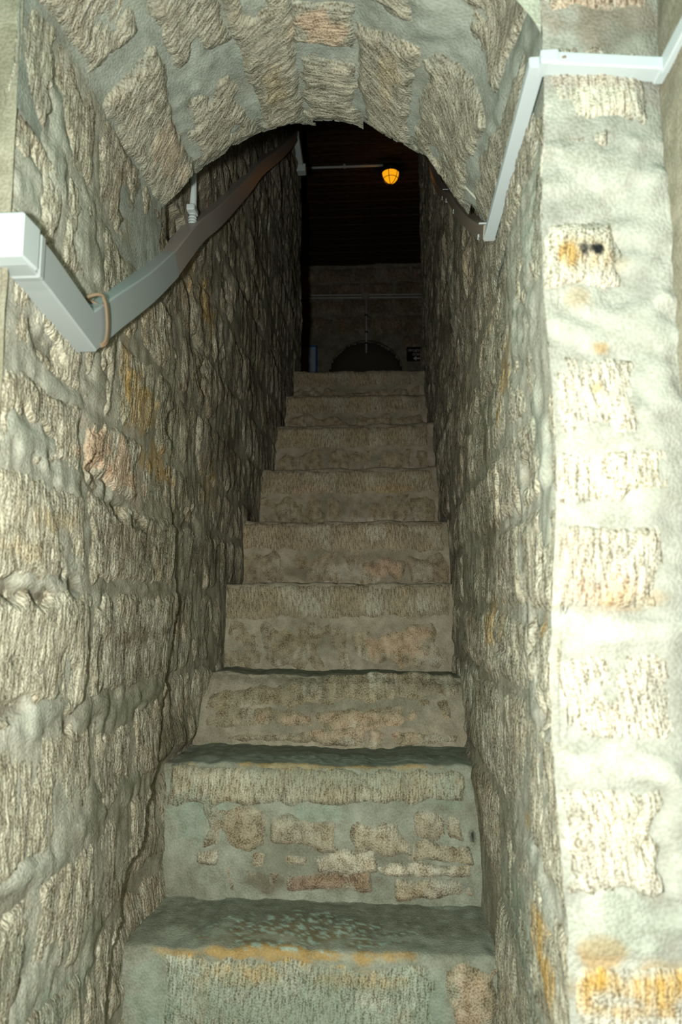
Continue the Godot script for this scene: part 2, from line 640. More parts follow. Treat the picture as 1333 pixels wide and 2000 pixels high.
func lathe(profile: Array, k := 24) -> ArrayMesh:
	# profile: Vector2(radius, height) from the bottom up, turned round y
	var st := SurfaceTool.new()
	st.begin(Mesh.PRIMITIVE_TRIANGLES)
	st.set_smooth_group(0)
	for i in profile.size() - 1:
		for j in k:
			var a0 := TAU * j / k
			var a1 := TAU * (j + 1) / k
			var p: Vector2 = profile[i]
			var q: Vector2 = profile[i + 1]
			var A := Vector3(cos(a0) * p.x, p.y, sin(a0) * p.x)
			var B := Vector3(cos(a1) * p.x, p.y, sin(a1) * p.x)
			var C := Vector3(cos(a1) * q.x, q.y, sin(a1) * q.x)
			var D := Vector3(cos(a0) * q.x, q.y, sin(a0) * q.x)
			var out := Vector3(cos((a0 + a1) / 2), 0, sin((a0 + a1) / 2)) * (q.y - p.y) + Vector3(0, p.x - q.x, 0)
			if p.x < 1e-6: add_tri(st, A, C, D, out)
			elif q.x < 1e-6: add_tri(st, A, B, C, out)
			else: add_quad(st, A, B, C, D, out)
	st.generate_normals()
	return st.commit()

# ------------------------------------------------------------------ the two walls of the staircase
const LEFT_X := -0.555
const NEAR_L := 0.93
const NEAR_R := 0.92

func stair_y(d: float) -> float:
	return -0.76 + (d - 1.56) * 0.846

func left_wall(u: float, v: float, h: float) -> Vector3:
	var x := LEFT_X + 0.006 * (u - 1.5) + NZ.get_noise_2d(u * 1.7 + 3.0, v * 1.7) * 0.011
	# past the long crack the masonry lies a little deeper
	var past := u - crack_d(v)
	if past > 0.0 and past < 0.6 and v < 1.05:
		x -= (0.006 + crack_open(v) * 4.5) * smoothstep(0.6, 0.05, past)
	return Vector3(x + h, v, -u)

func right_wall(u: float, v: float, h: float) -> Vector3:
	var x := 0.243 + 0.008 * (u - 1.5) + 0.010 * clampf(v, -0.6, 0.7) + NZ.get_noise_2d(u * 1.6 - 9.0, v * 1.6) * 0.011
	return Vector3(x - h, v, -u)

# the line of the long crack at the foot of the left wall: height -> d
const CRACK := [Vector2(-1.1, 1.40), Vector2(-0.753, 1.446), Vector2(-0.69, 1.53), Vector2(-0.632, 1.519), Vector2(-0.592, 1.535), Vector2(-0.566, 1.646), Vector2(-0.512, 1.658), Vector2(-0.469, 1.69), Vector2(-0.428, 1.744), Vector2(-0.332, 1.763), Vector2(-0.169, 1.802), Vector2(-0.022, 1.833), Vector2(0.046, 1.804), Vector2(0.22, 1.764), Vector2(0.6, 1.74), Vector2(0.924, 1.672), Vector2(0.96, 1.647), Vector2(1.1, 1.63)]

func crack_d(v: float) -> float:
	for i in CRACK.size() - 1:
		if v <= CRACK[i + 1].x:
			return lerpf(CRACK[i].y, CRACK[i + 1].y, clampf((v - CRACK[i].x) / (CRACK[i + 1].x - CRACK[i].x), 0, 1)) + NZ.get_noise_1d(v * 45.0) * 0.007
	return CRACK[-1].y

func crack_open(v: float) -> float:   # half width
	return 0.0004 + 0.0046 * smoothstep(-0.8, -0.66, v) * (1.0 - smoothstep(-0.45, -0.40, v)) + 0.0030 * smoothstep(-0.40, -0.3, v) * (1.0 - smoothstep(0.1, 0.25, v)) + 0.0030 * smoothstep(0.88, 0.92, v)

func course(parent: Node, fr: Callable, h0: float, h1: float, ds: Array, joint: float, o: Dictionary, crack := false):
	for i in ds.size() - 1:
		var a: float = ds[i] + joint
		var b: float = ds[i + 1] - joint
		var mid := (h0 + h1) / 2
		if h1 < stair_y((a + b) / 2) - 0.30 or h0 > 0.86 * b + 0.45:
			continue
		var p := o.duplicate()
		p.crack = crack and b > 1.35
		if b - a < 0.03: continue
		var res := 0.0042 if b < 1.85 else (0.0065 if b < 2.7 else 0.0095)
		if b < 1.85: p.freq = 130.0
		elif b < 2.7: p.freq = 100.0
		else:
			p.freq = 75.0
			p.groove = 0.0024
		if i == 0 and o.has("corner"):
			a = o.corner
			p.lo = a + 0.002
		stone(parent, "stone", fr, a - 0.007, b + 0.007, h0 - 0.003, h1 + 0.003, res, p)

func far_courses(parent: Node, fr: Callable, from: float, h_from: float, h_to: float, d_end: float, o: Dictionary):
	var h := h_from
	while h < h_to:
		var tall := rng.randf_range(0.15, 0.23)
		var ds := [from + rng.randf_range(-0.02, 0.02)]
		while ds[-1] < d_end - 0.18:
			ds.append(ds[-1] + rng.randf_range(0.2, 0.42))
		ds[-1] = d_end
		course(parent, fr, h, h + tall, ds, 0.006, o)
		h += tall

const LEFT_FEATS := [
	# u (distance), v (height), half sizes, kind, strength
	[1.30, 0.235, 0.05, 0.03, PIT, 1.0], [1.36, 0.215, 0.03, 0.03, PIT, 0.9], [1.42, 0.185, 0.08, 0.022, PIT, 1.0], [1.52, 0.17, 0.05, 0.02, PIT, 0.9],
	[1.28, 0.285, 0.10, 0.06, PINK, 0.75], [1.40, 0.27, 0.09, 0.07, PINK, 0.6], [1.52, 0.25, 0.06, 0.06, PINK, 0.5],
	[1.00, 0.01, 0.07, 0.022, PIT, 1.0], [1.08, -0.005, 0.05, 0.022, PIT, 1.0], [1.21, 0.02, 0.03, 0.014, PIT, 0.9], [1.16, 0.035, 0.012, 0.012, PIT, 0.9],
	[1.42, -0.02, 0.02, 0.014, PIT, 0.7], [1.33, 0.01, 0.04, 0.03, SMEAR, 0.8], [1.52, 0.02, 0.14, 0.014, SMEAR, 0.6],
	[1.08, 0.42, 0.06, 0.035, PIT, 0.6], [1.13, 0.36, 0.09, 0.02, SMEAR, 0.9], [1.27, 0.40, 0.05, 0.10, SMEAR, 0.85], [1.03, 0.25, 0.10, 0.04, SMEAR, 0.9], [1.17, 0.21, 0.09, 0.03, SMEAR, 0.9],
	[1.50, 0.43, 0.13, 0.09, OCHRE, 0.6], [1.62, 0.33, 0.10, 0.05, OCHRE, 0.7], [1.40, 0.50, 0.03, 0.06, OCHRE, 0.5], [1.74, 0.31, 0.06, 0.04, OCHRE, 0.6],
	[1.72, 0.45, 0.05, 0.05, PIT, 0.8], [1.86, 0.58, 0.05, 0.04, SOIL, 0.7], [2.02, 0.66, 0.06, 0.07, PIT, 0.9], [1.95, 0.75, 0.04, 0.05, PIT, 0.6],
	[1.48, -0.24, 0.16, 0.045, SMEAR, 1.0], [1.33, -0.22, 0.12, 0.035, SMEAR, 1.0], [1.66, -0.24, 0.09, 0.03, SMEAR, 0.8], [1.02, -0.17, 0.06, 0.02, PIT, 0.9],
	[1.12, -0.20, 0.10, 0.03, SMEAR, 0.9], [1.22, -0.23, 0.02, 0.02, PIT, 0.7], [1.12, -0.44, 0.10, 0.03, SMEAR, 1.0], [1.05, -0.46, 0.08, 0.03, PIT, 0.8], [1.34, -0.42, 0.07, 0.06, SMEAR, 0.9],
	[1.54, -0.42, 0.08, 0.04, SMEAR, 0.8], [1.34, -0.64, 0.05, 0.05, SMEAR, 0.9], [1.15, -0.62, 0.10, 0.05, SMEAR, 0.7], [1.22, -0.70, 0.14, 0.06, COOL_TINT, 0.7], [1.08, -0.56, 0.08, 0.05, COOL_TINT, 0.5],
	[1.45, 0.12, 0.22, 0.06, SOIL, 0.55], [1.58, -0.09, 0.16, 0.02, SOIL, 0.6], [1.12, 0.125, 0.10, 0.02, OCHRE, 0.3], [1.02, 0.07, 0.08, 0.02, OCHRE, 0.3],
	[2.08, 0.92, 0.10, 0.10, OCHRE, 0.5], [1.92, 1.00, 0.06, 0.10, OCHRE, 0.4], [2.3, 1.10, 0.06, 0.07, PIT, 0.6], [2.5, 0.95, 0.07, 0.05, PIT, 0.7], [2.25, 0.80, 0.05, 0.08, PIT, 0.7],
	[2.7, 1.2, 0.12, 0.06, SOIL, 0.7], [2.4, 0.55, 0.15, 0.1, SOIL, 0.6], [2.15, 0.35, 0.12, 0.08, OCHRE, 0.35], [1.95, 0.22, 0.1, 0.05, PIT, 0.7], [2.05, 0.12, 0.08, 0.05, SOIL, 0.6],
	[1.06, 0.78, 0.05, 0.10, SMEAR, 0.9], [1.2, 0.66, 0.07, 0.10, SMEAR, 0.8], [1.42, 0.80, 0.06, 0.12, SMEAR, 0.6], [0.98, 0.64, 0.05, 0.06, SMEAR, 0.9], [1.02, 0.46, 0.10, 0.03, LIME, 0.4],
]
const RIGHT_FEATS := [
	[1.02, 0.12, 0.05, 0.09, SMEAR, 0.9], [1.03, 0.24, 0.05, 0.10, SMEAR, 1.0], [1.06, 0.27, 0.03, 0.05, COOL_TINT, 0.6], [1.16, 0.20, 0.035, 0.05, PIT, 1.0], [1.22, 0.16, 0.03, 0.03, PIT, 0.9], [1.14, 0.44, 0.04, 0.10, SMEAR, 0.9],
	[1.20, 0.52, 0.05, 0.16, SMEAR, 0.8], [1.05, 0.55, 0.05, 0.14, SMEAR, 0.9], [0.99, 0.60, 0.05, 0.12, COOL_TINT, 0.5], [1.30, 0.43, 0.06, 0.05, OCHRE, 0.7], [1.36, 0.38, 0.04, 0.04, OCHRE, 0.6], [1.24, 0.50, 0.03, 0.06, OCHRE, 0.5],
	[1.62, 0.55, 0.05, 0.08, PIT, 0.9], [1.75, 0.45, 0.05, 0.10, PIT, 0.8], [1.9, 0.38, 0.06, 0.06, SOIL, 0.8], [1.6, 0.34, 0.05, 0.06, SOIL, 0.7], [1.4, 0.23, 0.03, 0.05, PIT, 0.7], [1.34, 0.15, 0.04, 0.03, PIT, 0.6],
	[1.55, -0.06, 0.07, 0.07, OCHRE, 0.6], [1.42, -0.05, 0.05, 0.05, OCHRE, 0.3], [1.02, -0.05, 0.025, 0.025, OCHRE, 0.7], [1.20, 0.0, 0.03, 0.06, PIT, 0.9], [1.12, -0.05, 0.025, 0.05, PIT, 1.0], [1.45, -0.11, 0.10, 0.02, PIT, 0.8], [1.09, -0.11, 0.02, 0.05, PIT, 0.8],
	[1.02, -0.165, 0.045, 0.035, PIT, 1.0], [1.12, -0.16, 0.04, 0.03, SMEAR, 0.9], [1.35, 0.08, 0.14, 0.06, SOIL, 0.45], [1.6, 0.13, 0.12, 0.08, SOIL, 0.6], [1.12, 0.06, 0.05, 0.03, SOIL, 0.35],
	[1.13, -0.40, 0.09, 0.025, SMEAR, 1.0], [1.04, -0.44, 0.04, 0.03, SMEAR, 0.8], [1.08, -0.48, 0.06, 0.035, OCHRE, 0.9], [1.02, -0.52, 0.05, 0.04, OCHRE, 0.8], [1.20, -0.37, 0.04, 0.02, OCHRE, 0.6], [1.05, -0.57, 0.05, 0.02, SOIL, 0.7],
	[1.25, -0.55, 0.14, 0.08, COOL_TINT, 0.6], [1.40, -0.60, 0.14, 0.12, COOL_TINT, 0.5], [1.15, -0.66, 0.14, 0.07, COOL_TINT, 0.6], [1.35, -0.42, 0.08, 0.05, SMEAR, 0.7],
]
const LEFT_ROWS := [
	[-1.12, -0.88, [0.93, 1.20, 1.46, 1.75]], [-0.88, -0.66, [0.93, 1.10, 1.33, 1.47, 1.85]], [-0.66, -0.44, [0.93, 1.12, 1.36, 1.54, 1.80]], [-0.44, -0.215, [0.93, 1.33, 1.56, 1.76]], [-0.215, 0.015, [0.93, 1.29, 1.80]],
	[0.015, 0.205, [0.93, 1.27, 1.78]], [0.205, 0.36, [0.93, 1.23, 1.54, 1.77]], [0.36, 0.56, [0.93, 1.03, 1.22, 1.35, 1.60, 1.75]], [0.56, 0.76, [0.93, 1.09, 1.26, 1.48, 1.72]], [0.76, 0.98, [0.93, 1.04, 1.22, 1.45, 1.66]],
]
const RIGHT_ROWS := [
	[-1.12, -0.90, [0.92, 1.16, 1.40, 1.60]], [-0.90, -0.62, [0.92, 1.10, 1.36, 1.60]], [-0.62, -0.41, [0.92, 1.14, 1.30, 1.52, 1.75]], [-0.41, -0.175, [0.92, 1.22, 1.45, 1.80]], [-0.175, -0.03, [0.92, 1.10, 1.28, 1.52, 1.80]], [-0.03, 0.14, [0.92, 1.21, 1.46, 1.80]],
	[0.14, 0.30, [0.92, 1.03, 1.20, 1.40, 1.58, 1.80]], [0.30, 0.46, [0.92, 1.12, 1.28, 1.50, 1.80]], [0.46, 0.66, [0.92, 1.05, 1.26, 1.46, 1.66, 1.80]], [0.66, 0.86, [0.92, 1.08, 1.30, 1.52, 1.80]],
]

func build_walls():
	# left wall: mortar bed, then its stones
	var open := func(u: float, v: float) -> Vector2:
		var c := crack_d(v)
		var q := u - 1.65
		var k := smoothstep(0.55, 0.03, absf(q))
		var uu := u + (c - 1.65) * k
		if absf(q) < 0.0011:
			return Vector2(c + signf(q) * crack_open(v) * 0.5, -0.09 if crack_open(v) > 0.0006 else 0.0)
		if absf(q) < 0.0031:
			return Vector2(c + signf(q) * crack_open(v), 0.0)
		return Vector2(uu, 0.0)
	var us := lines(NEAR_L, [[1.643, 0.009]])
	us.append_array(PackedFloat32Array([1.647, 1.649, 1.651, 1.653, 1.657]))
	us = us + lines(1.665, [[2.4, 0.012], [4.40, 0.02]])
	var vs := lines(-1.12, [[1.0, 0.009], [3.0, 0.016], [4.05, 0.05]])
	var seen := func(u: float, v: float) -> bool: return v > stair_y(u) - 0.36
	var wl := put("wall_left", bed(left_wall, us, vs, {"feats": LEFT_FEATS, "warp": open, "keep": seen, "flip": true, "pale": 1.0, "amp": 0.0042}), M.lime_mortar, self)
	tag(wl, "rough tooled stone wall on the left of the stairs", "wall", "", "structure")
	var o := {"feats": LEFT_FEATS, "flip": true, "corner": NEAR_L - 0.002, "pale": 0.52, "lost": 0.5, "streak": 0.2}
	for r in LEFT_ROWS:
		course(wl, left_wall, r[0], r[1], r[2], 0.006, o, true)
	var of := {"feats": LEFT_FEATS, "flip": true, "lump": 0.0075, "lost": 0.8, "streak": 0.3, "grime_dimming": 0.85, "shade": 0.86}  # grimy deep stones, also darkened in colour to strengthen the flash falloff
	for r in LEFT_ROWS.slice(2):
		var ds := [r[2][-1]]
		while ds[-1] < 2.35: ds.append(ds[-1] + rng.randf_range(0.2, 0.36))
		while ds[-1] < 4.2: ds.append(ds[-1] + rng.randf_range(0.24, 0.42))
		ds[-1] = 4.39
		course(wl, left_wall, r[0], r[1], ds, 0.006, of)
	far_courses(wl, left_wall, 1.70, 0.98, 3.9, 4.39, of)
	# right wall
	var us2 := lines(NEAR_R, [[1.6, 0.009], [2.4, 0.013], [4.33, 0.02]])
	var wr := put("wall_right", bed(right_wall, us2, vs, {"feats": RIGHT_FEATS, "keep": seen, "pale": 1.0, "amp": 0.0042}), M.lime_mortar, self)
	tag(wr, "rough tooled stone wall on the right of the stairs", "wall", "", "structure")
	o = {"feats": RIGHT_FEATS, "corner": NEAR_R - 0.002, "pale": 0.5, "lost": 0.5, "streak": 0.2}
	for r in RIGHT_ROWS:
		course(wr, right_wall, r[0], r[1], r[2], 0.006, o)
	of = {"feats": RIGHT_FEATS, "lump": 0.0075, "lost": 0.8, "streak": 0.3, "grime_dimming": 0.85, "shade": 0.86}  # same painted falloff over the grime on the right
	for r in RIGHT_ROWS.slice(2):
		var ds := [1.805 if r[2][-1] > 1.75 else 1.75]
		while ds[-1] < 4.1: ds.append(ds[-1] + rng.randf_range(0.22, 0.42))
		ds[-1] = 4.32
		course(wr, right_wall, r[0], r[1], ds, 0.006, of)
	far_courses(wr, right_wall, 1.52, 0.86, 3.9, 4.32, of)

# ------------------------------------------------------------------ the vault over the foot of the stairs
const ARCH := [Vector2(-0.556, 0.74), Vector2(-0.556, 0.86), Vector2(-0.554, 0.955), Vector2(-0.522, 1.005), Vector2(-0.461, 1.068), Vector2(-0.393, 1.122), Vector2(-0.312, 1.172), Vector2(-0.23, 1.190), Vector2(-0.127, 1.182), Vector2(-0.05, 1.160), Vector2(0.007, 1.122), Vector2(0.074, 1.078), Vector2(0.115, 1.045), Vector2(0.15, 0.985), Vector2(0.190, 0.905), Vector2(0.238, 0.83), Vector2(0.250, 0.74), Vector2(0.250, 0.66)]
var arch_pts := PackedVector2Array()
var arch_len := PackedFloat32Array()

func arch_setup():
	for i in ARCH.size() - 1:
		for k in 8:
			arch_pts.append((ARCH[i] as Vector2).cubic_interpolate(ARCH[i + 1], ARCH[maxi(i - 1, 0)], ARCH[mini(i + 2, ARCH.size() - 1)], k / 8.0))
	arch_pts.append(ARCH[-1])
	var l := 0.0
	for i in arch_pts.size():
		if i: l += arch_pts[i].distance_to(arch_pts[i - 1])
		arch_len.append(l)

func arch_at(s: float) -> Array:
	var k := clampi(arch_len.bsearch(s) - 1, 0, arch_len.size() - 2)
	var t := (s - arch_len[k]) / (arch_len[k + 1] - arch_len[k])
	var a := arch_pts[maxi(k - 2, 0)]
	var b := arch_pts[mini(k + 3, arch_pts.size() - 1)]
	var tang := (b - a).normalized()
	return [arch_pts[k].lerp(arch_pts[k + 1], t), Vector2(tang.y, -tang.x)]   # point, inward normal

func arch_edge(s: float) -> float:
	var t := s / arch_len[-1]
	return lerpf(1.645, 1.495, t)

func vault(u: float, v: float, h: float) -> Vector3:   # u: along the arch, v: distance
	var q := arch_at(u)
	var at: Vector2 = q[0]
	if at.x > 0.05: at.x = lerpf(at.x, maxf(at.x, 0.243), smoothstep(1.4, 0.95, v) * smoothstep(0.06, 0.15, at.x))
	var p: Vector2 = at + q[1] * (h + NZ.get_noise_2d(u * 2.1, v * 2.1 + 30.0) * 0.008)
	return Vector3(p.x, p.y, -v)

func s_of(x: float) -> float:   # arc length where the arch has that x
	for i in arch_pts.size():
		if arch_pts[i].x >= x and arch_pts[i].y > 0.83: return arch_len[i]
	return arch_len[-1]

func build_vault():
	arch_setup()
	var total := arch_len[-1]
	var us := lines(0.0, [[total, 0.010]])
	var vs := lines(0.925, [[1.62, 0.010]])
	var feats := [[s_of(-0.26), 1.22, 0.03, 0.07, SMEAR, 0.7], [s_of(-0.385), 1.33, 0.03, 0.12, SMEAR, 0.8], [s_of(-0.12), 1.28, 0.06, 0.05, PINK, 0.6], [s_of(-0.45), 1.42, 0.03, 0.06, SMEAR, 0.7], [s_of(-0.36), 1.55, 0.03, 0.04, SMEAR, 0.5], [s_of(0.10), 1.15, 0.05, 0.08, SMEAR, 0.8],
		[s_of(0.13), 1.49, 0.05, 0.03, SMEAR, 0.9], [s_of(-0.50), 1.08, 0.05, 0.06, SMEAR, 0.5], [s_of(0.2), 1.1, 0.03, 0.15, SMEAR, 0.7], [s_of(-0.06), 1.38, 0.05, 0.08, LIME, 0.3], [s_of(-0.25), 1.45, 0.03, 0.1, OCHRE, 0.25], [s_of(-0.5), 1.45, 0.05, 0.1, PINK, 0.3], [s_of(0.02), 1.35, 0.03, 0.1, OCHRE, 0.2]]
	var fit := func(u: float, v: float) -> Vector2: return Vector2(u, 0.925 + (v - 0.925) / 0.695 * (arch_edge(u) - 0.968 + NZ.get_noise_2d(u * 18.0, 3.0) * 0.016))
	var o := put("vault_ceiling", bed(vault, us, vs, {"feats": feats, "warp": fit, "warps_v": true, "olive": 0.25, "tone": Vector3(0.26, 0.285, 0.258), "amp": 0.004, "across": 14.0, "along": 14.0}), M.lime_mortar, self)
	tag(o, "low barrel vault of tooled stones over the foot of the stairs", "vault", "", "structure")
	# voussoirs: arc bounds as x on the arch, then the stones along the vault from its edge towards the corridor
	var rows := [
		[-0.553, -0.455, [1.20, 1.63]], [-0.55, -0.46, [0.96, 1.16]], [-0.445, -0.325, [1.36, 1.62]], [-0.43, -0.32, [0.98, 1.30]], [-0.312, -0.19, [1.12, 1.60]], [-0.30, -0.19, [0.95, 1.10]],
		[-0.185, -0.055, [1.355, 1.575]], [-0.18, -0.055, [1.22, 1.335]], [-0.18, -0.055, [0.95, 1.19]], [-0.05, 0.07, [1.24, 1.585]], [-0.05, 0.06, [0.95, 1.2]], [0.082, 0.188, [1.22, 1.55]], [0.09, 0.18, [0.95, 1.18]], [0.195, 0.236, [1.0, 1.53]],
	]
	for r in rows:
		var a := s_of(r[0]) - 0.006
		var b := s_of(r[1]) + 0.006
		var d1: float = r[2][1]
		if d1 > 1.45: d1 = minf(arch_edge((a + b) / 2) + rng.randf_range(-0.022, 0.018), d1 + 0.02)
		var turn: float = PI / 2 if r[0] > -0.2 and r[1] < 0.0 else (PI / 2 + 0.12 if r[0] > -0.31 and r[1] < -0.1 else (PI / 2 - 0.55 if r[0] < -0.3 else PI / 2 + 0.5))
		stone(o, "voussoir", vault, a, b, r[2][0], d1, 0.0042, {"feats": feats, "turn": turn, "proud": 0.0085, "skew": 0.08, "grime_dimming": 0.12, "shade": 0.9, "fade": 0.68, "tone": Vector3(0.265, 0.29, 0.262)})
	# the masonry that the vault carries: its back towards the stairwell and its front towards the corridor
	var st := SurfaceTool.new()
	st.begin(Mesh.PRIMITIVE_TRIANGLES)
	st.set_smooth_group(-1)
	for i in arch_pts.size() - 1:
		var p := arch_pts[i]
		var q := arch_pts[i + 1]
		if p.y < 0.9 and i < 20: continue
		if q.x <= p.x: continue
		var dp := arch_edge(arch_len[i]) - 0.08
		var dq := arch_edge(arch_len[i + 1]) - 0.08
		add_quad(st, Vector3(p.x, p.y + 0.006, -dp), Vector3(q.x, q.y + 0.006, -dq), Vector3(q.x, 4.05, -dq), Vector3(p.x, 4.05, -dp), Vector3(0, 0, -1))
		add_quad(st, Vector3(p.x, p.y, -0.93), Vector3(q.x, q.y, -0.93), Vector3(q.x, 2.45, -0.93), Vector3(p.x, 2.45, -0.93), Vector3(0, 0, 1))
	add_box(st, Vector3(-0.155, 4.1, -1.25), Vector3(1.0, 0.1, 0.8))
	st.generate_normals()
	var w := put("wall_over_vault", st.commit(), M.plaster, self)
	tag(w, "plain masonry above the low stone vault", "wall", "", "structure")

# ------------------------------------------------------------------ the corridor the picture is taken from
func face_wall(u: float, v: float, h: float) -> Vector3:   # u: x
	var xr := right_wall(0.92, v, 0.0).x - 0.004
	return Vector3(xr + (u - 0.236) * (0.43 - xr) / 0.194, v, -0.92 + h + NZ.get_noise_2d(u * 3.0, v * 2.0 + 70.0) * 0.008 - smoothstep(0.36, 0.42, u) * 0.01)

func side_wall(u: float, v: float, h: float) -> Vector3:
	return Vector3(0.410 - h + NZ.get_noise_2d(u * 2.0, v * 2.0 + 50.0) * 0.008, v, -u)

func build_corridor():
	var feats := [
		[0.30, 0.60, 0.12, 0.05, SMEAR, 0.9], [0.38, 0.52, 0.05, 0.12, SMEAR, 0.9], [0.33, 0.37, 0.12, 0.05, SMEAR, 1.0], [0.30, 0.47, 0.05, 0.03, OCHRE, 0.35], [0.265, 0.465, 0.02, 0.02, OCHRE, 0.8], [0.27, 0.41, 0.02, 0.02, OCHRE, 0.5], [0.30, 0.335, 0.012, 0.01, OCHRE, 0.9], [0.29, 0.28, 0.012, 0.012, OCHRE, 0.8],
		[0.286, 0.478, 0.007, 0.010, BLACK, 0.6], [0.305, 0.480, 0.009, 0.009, BLACK, 1.0], [0.37, 0.28, 0.04, 0.06, SMEAR, 0.8], [0.35, 0.12, 0.05, 0.02, SMEAR, 0.6], [0.31, -0.045, 0.12, 0.025, SMEAR, 1.0], [0.30, 0.0, 0.06, 0.03, PINK, 0.5], [0.33, -0.005, 0.05, 0.02, OCHRE, 0.35],
		[0.31, -0.215, 0.12, 0.03, SMEAR, 1.0], [0.37, -0.30, 0.03, 0.1, SMEAR, 0.9], [0.31, -0.40, 0.12, 0.04, SMEAR, 1.0], [0.27, -0.445, 0.03, 0.035, OCHRE, 0.9], [0.32, -0.475, 0.09, 0.02, OCHRE, 0.8], [0.36, -0.46, 0.05, 0.02, OCHRE, 0.6], [0.30, -0.50, 0.07, 0.012, OCHRE, 0.6], [0.33, -0.60, 0.15, 0.08, COOL_TINT, 0.5], [0.33, -0.40, 0.1, 0.04, COOL_TINT, 0.4],
		[0.33, 0.85, 0.10, 0.06, PINK, 0.6], [0.34, 0.82, 0.09, 0.06, SOIL, 0.5], [0.29, 0.70, 0.06, 0.03, LIME, 0.5], [0.30, 0.18, 0.08, 0.06, LIME, 0.5],
	]
	var us := lines(0.230, [[0.43, 0.006]])
	var vs := lines(-1.12, [[1.1, 0.007], [2.45, 0.05]])
	var w := put("wall_right_return", bed(face_wall, us, vs, {"feats": feats, "olive": 0.12, "flip": true, "amp": 0.005, "across": 16.0, "along": 16.0, "tone": Vector3(0.295, 0.30, 0.27)}), M.lime_mortar, self)
	tag(w, "brightly lit rough stone return facing the camera beside the right wall", "wall", "", "structure")
	var rows := [[-1.05, -0.72, 0.41], [-0.68, -0.44, 0.41], [-0.385, -0.23, 0.365], [-0.195, -0.065, 0.385], [-0.02, 0.10, 0.37], [0.115, 0.20, 0.395], [0.205, 0.34, 0.37], [0.42, 0.53, 0.34], [0.55, 0.66, 0.33], [0.66, 0.80, 0.39], [0.83, 1.0, 0.40]]
	for r in rows:
		stone(w, "stone", face_wall, 0.226, r[2], r[0], r[1], 0.0036, {"feats": feats, "lo": 0.230, "flip": true, "proud": 0.003, "skew": 0.05, "grime_dimming": 0.0, "stain": 0.2, "streak": 0.09, "tint": Vector3(0.44, 0.44, 0.405), "tone": Vector3(0.32, 0.33, 0.30), "turn": 0.0 if r[0] != -0.385 else 0.2})
	var us3 := lines(-2.0, [[0.5, 0.1], [0.93, 0.012]])
	var vs3 := lines(-1.12, [[1.2, 0.02], [2.45, 0.08]])
	tag(put("wall_corridor_right", bed(side_wall, us3, vs3, {"olive": 0.15}), M.lime_mortar, self), "mortared wall of the corridor at the right edge", "wall", "", "structure")
	# out of the picture: the rest of the corridor, with thickness
	var face_left := func(u: float, v: float, h: float) -> Vector3: return Vector3(u, v, -0.93 + h)
	var us4 := lines(-1.4, [[-0.70, 0.06], [-0.552, 0.015]])
	tag(put("wall_left_return", bed(face_left, us4, lines(-1.12, [[2.45, 0.05]]), {"flip": true}), M.lime_mortar, self), "mortared return of the left wall beside the stair opening", "wall", "", "structure")
	for a in [["floor_corridor", Vector3(-0.5, -1.13, 0.2), Vector3(2.2, 0.14, 3.8), "stone floor of the corridor at the foot of the stairs", "floor"], ["ceiling_corridor", Vector3(-0.5, 2.45, 0.5), Vector3(2.4, 0.1, 3.0), "plain ceiling of the corridor", "ceiling"], ["wall_corridor_left", Vector3(-1.45, 0.65, 0.5), Vector3(0.1, 3.7, 3.0), "plain wall of the corridor on the left", "wall"], ["wall_corridor_back", Vector3(-0.5, 0.65, 2.0), Vector3(2.2, 3.7, 0.1), "plain wall behind the photographer", "wall"]]:
		var b := put(a[0], box_mesh(a[2]), M.plaster, self)
		b.position = a[1]
		tag(b, a[3], a[4], "", "structure")
	var t := thing("tube_lamp", "fluorescent tube lamp under the corridor ceiling behind the photographer", "lamp", Vector3(-0.25, 2.17, 0.35))
	var body := put("housing", box_mesh(Vector3(1.2, 0.08, 0.14), 0.008), M.white_plastic, t)
	body.position.y = 0.18
	var glow := put("tube", sweep(PackedVector3Array([Vector3(-0.56, 0, 0), Vector3(0.56, 0, 0)]), round_section(0.014), Vector3.UP, true), M.tube_glow, t)
	glow.position.y = 0.10
	for s in [-1, 1]:
		put("socket", box_mesh(Vector3(0.03, 0.07, 0.04), 0.004), M.white_plastic, t).position = Vector3(s * 0.57, 0.11, 0)

# ------------------------------------------------------------------ the room at the head of the stairs
const UP := 1.395
const CEIL := 4.0
const FAR := 7.9

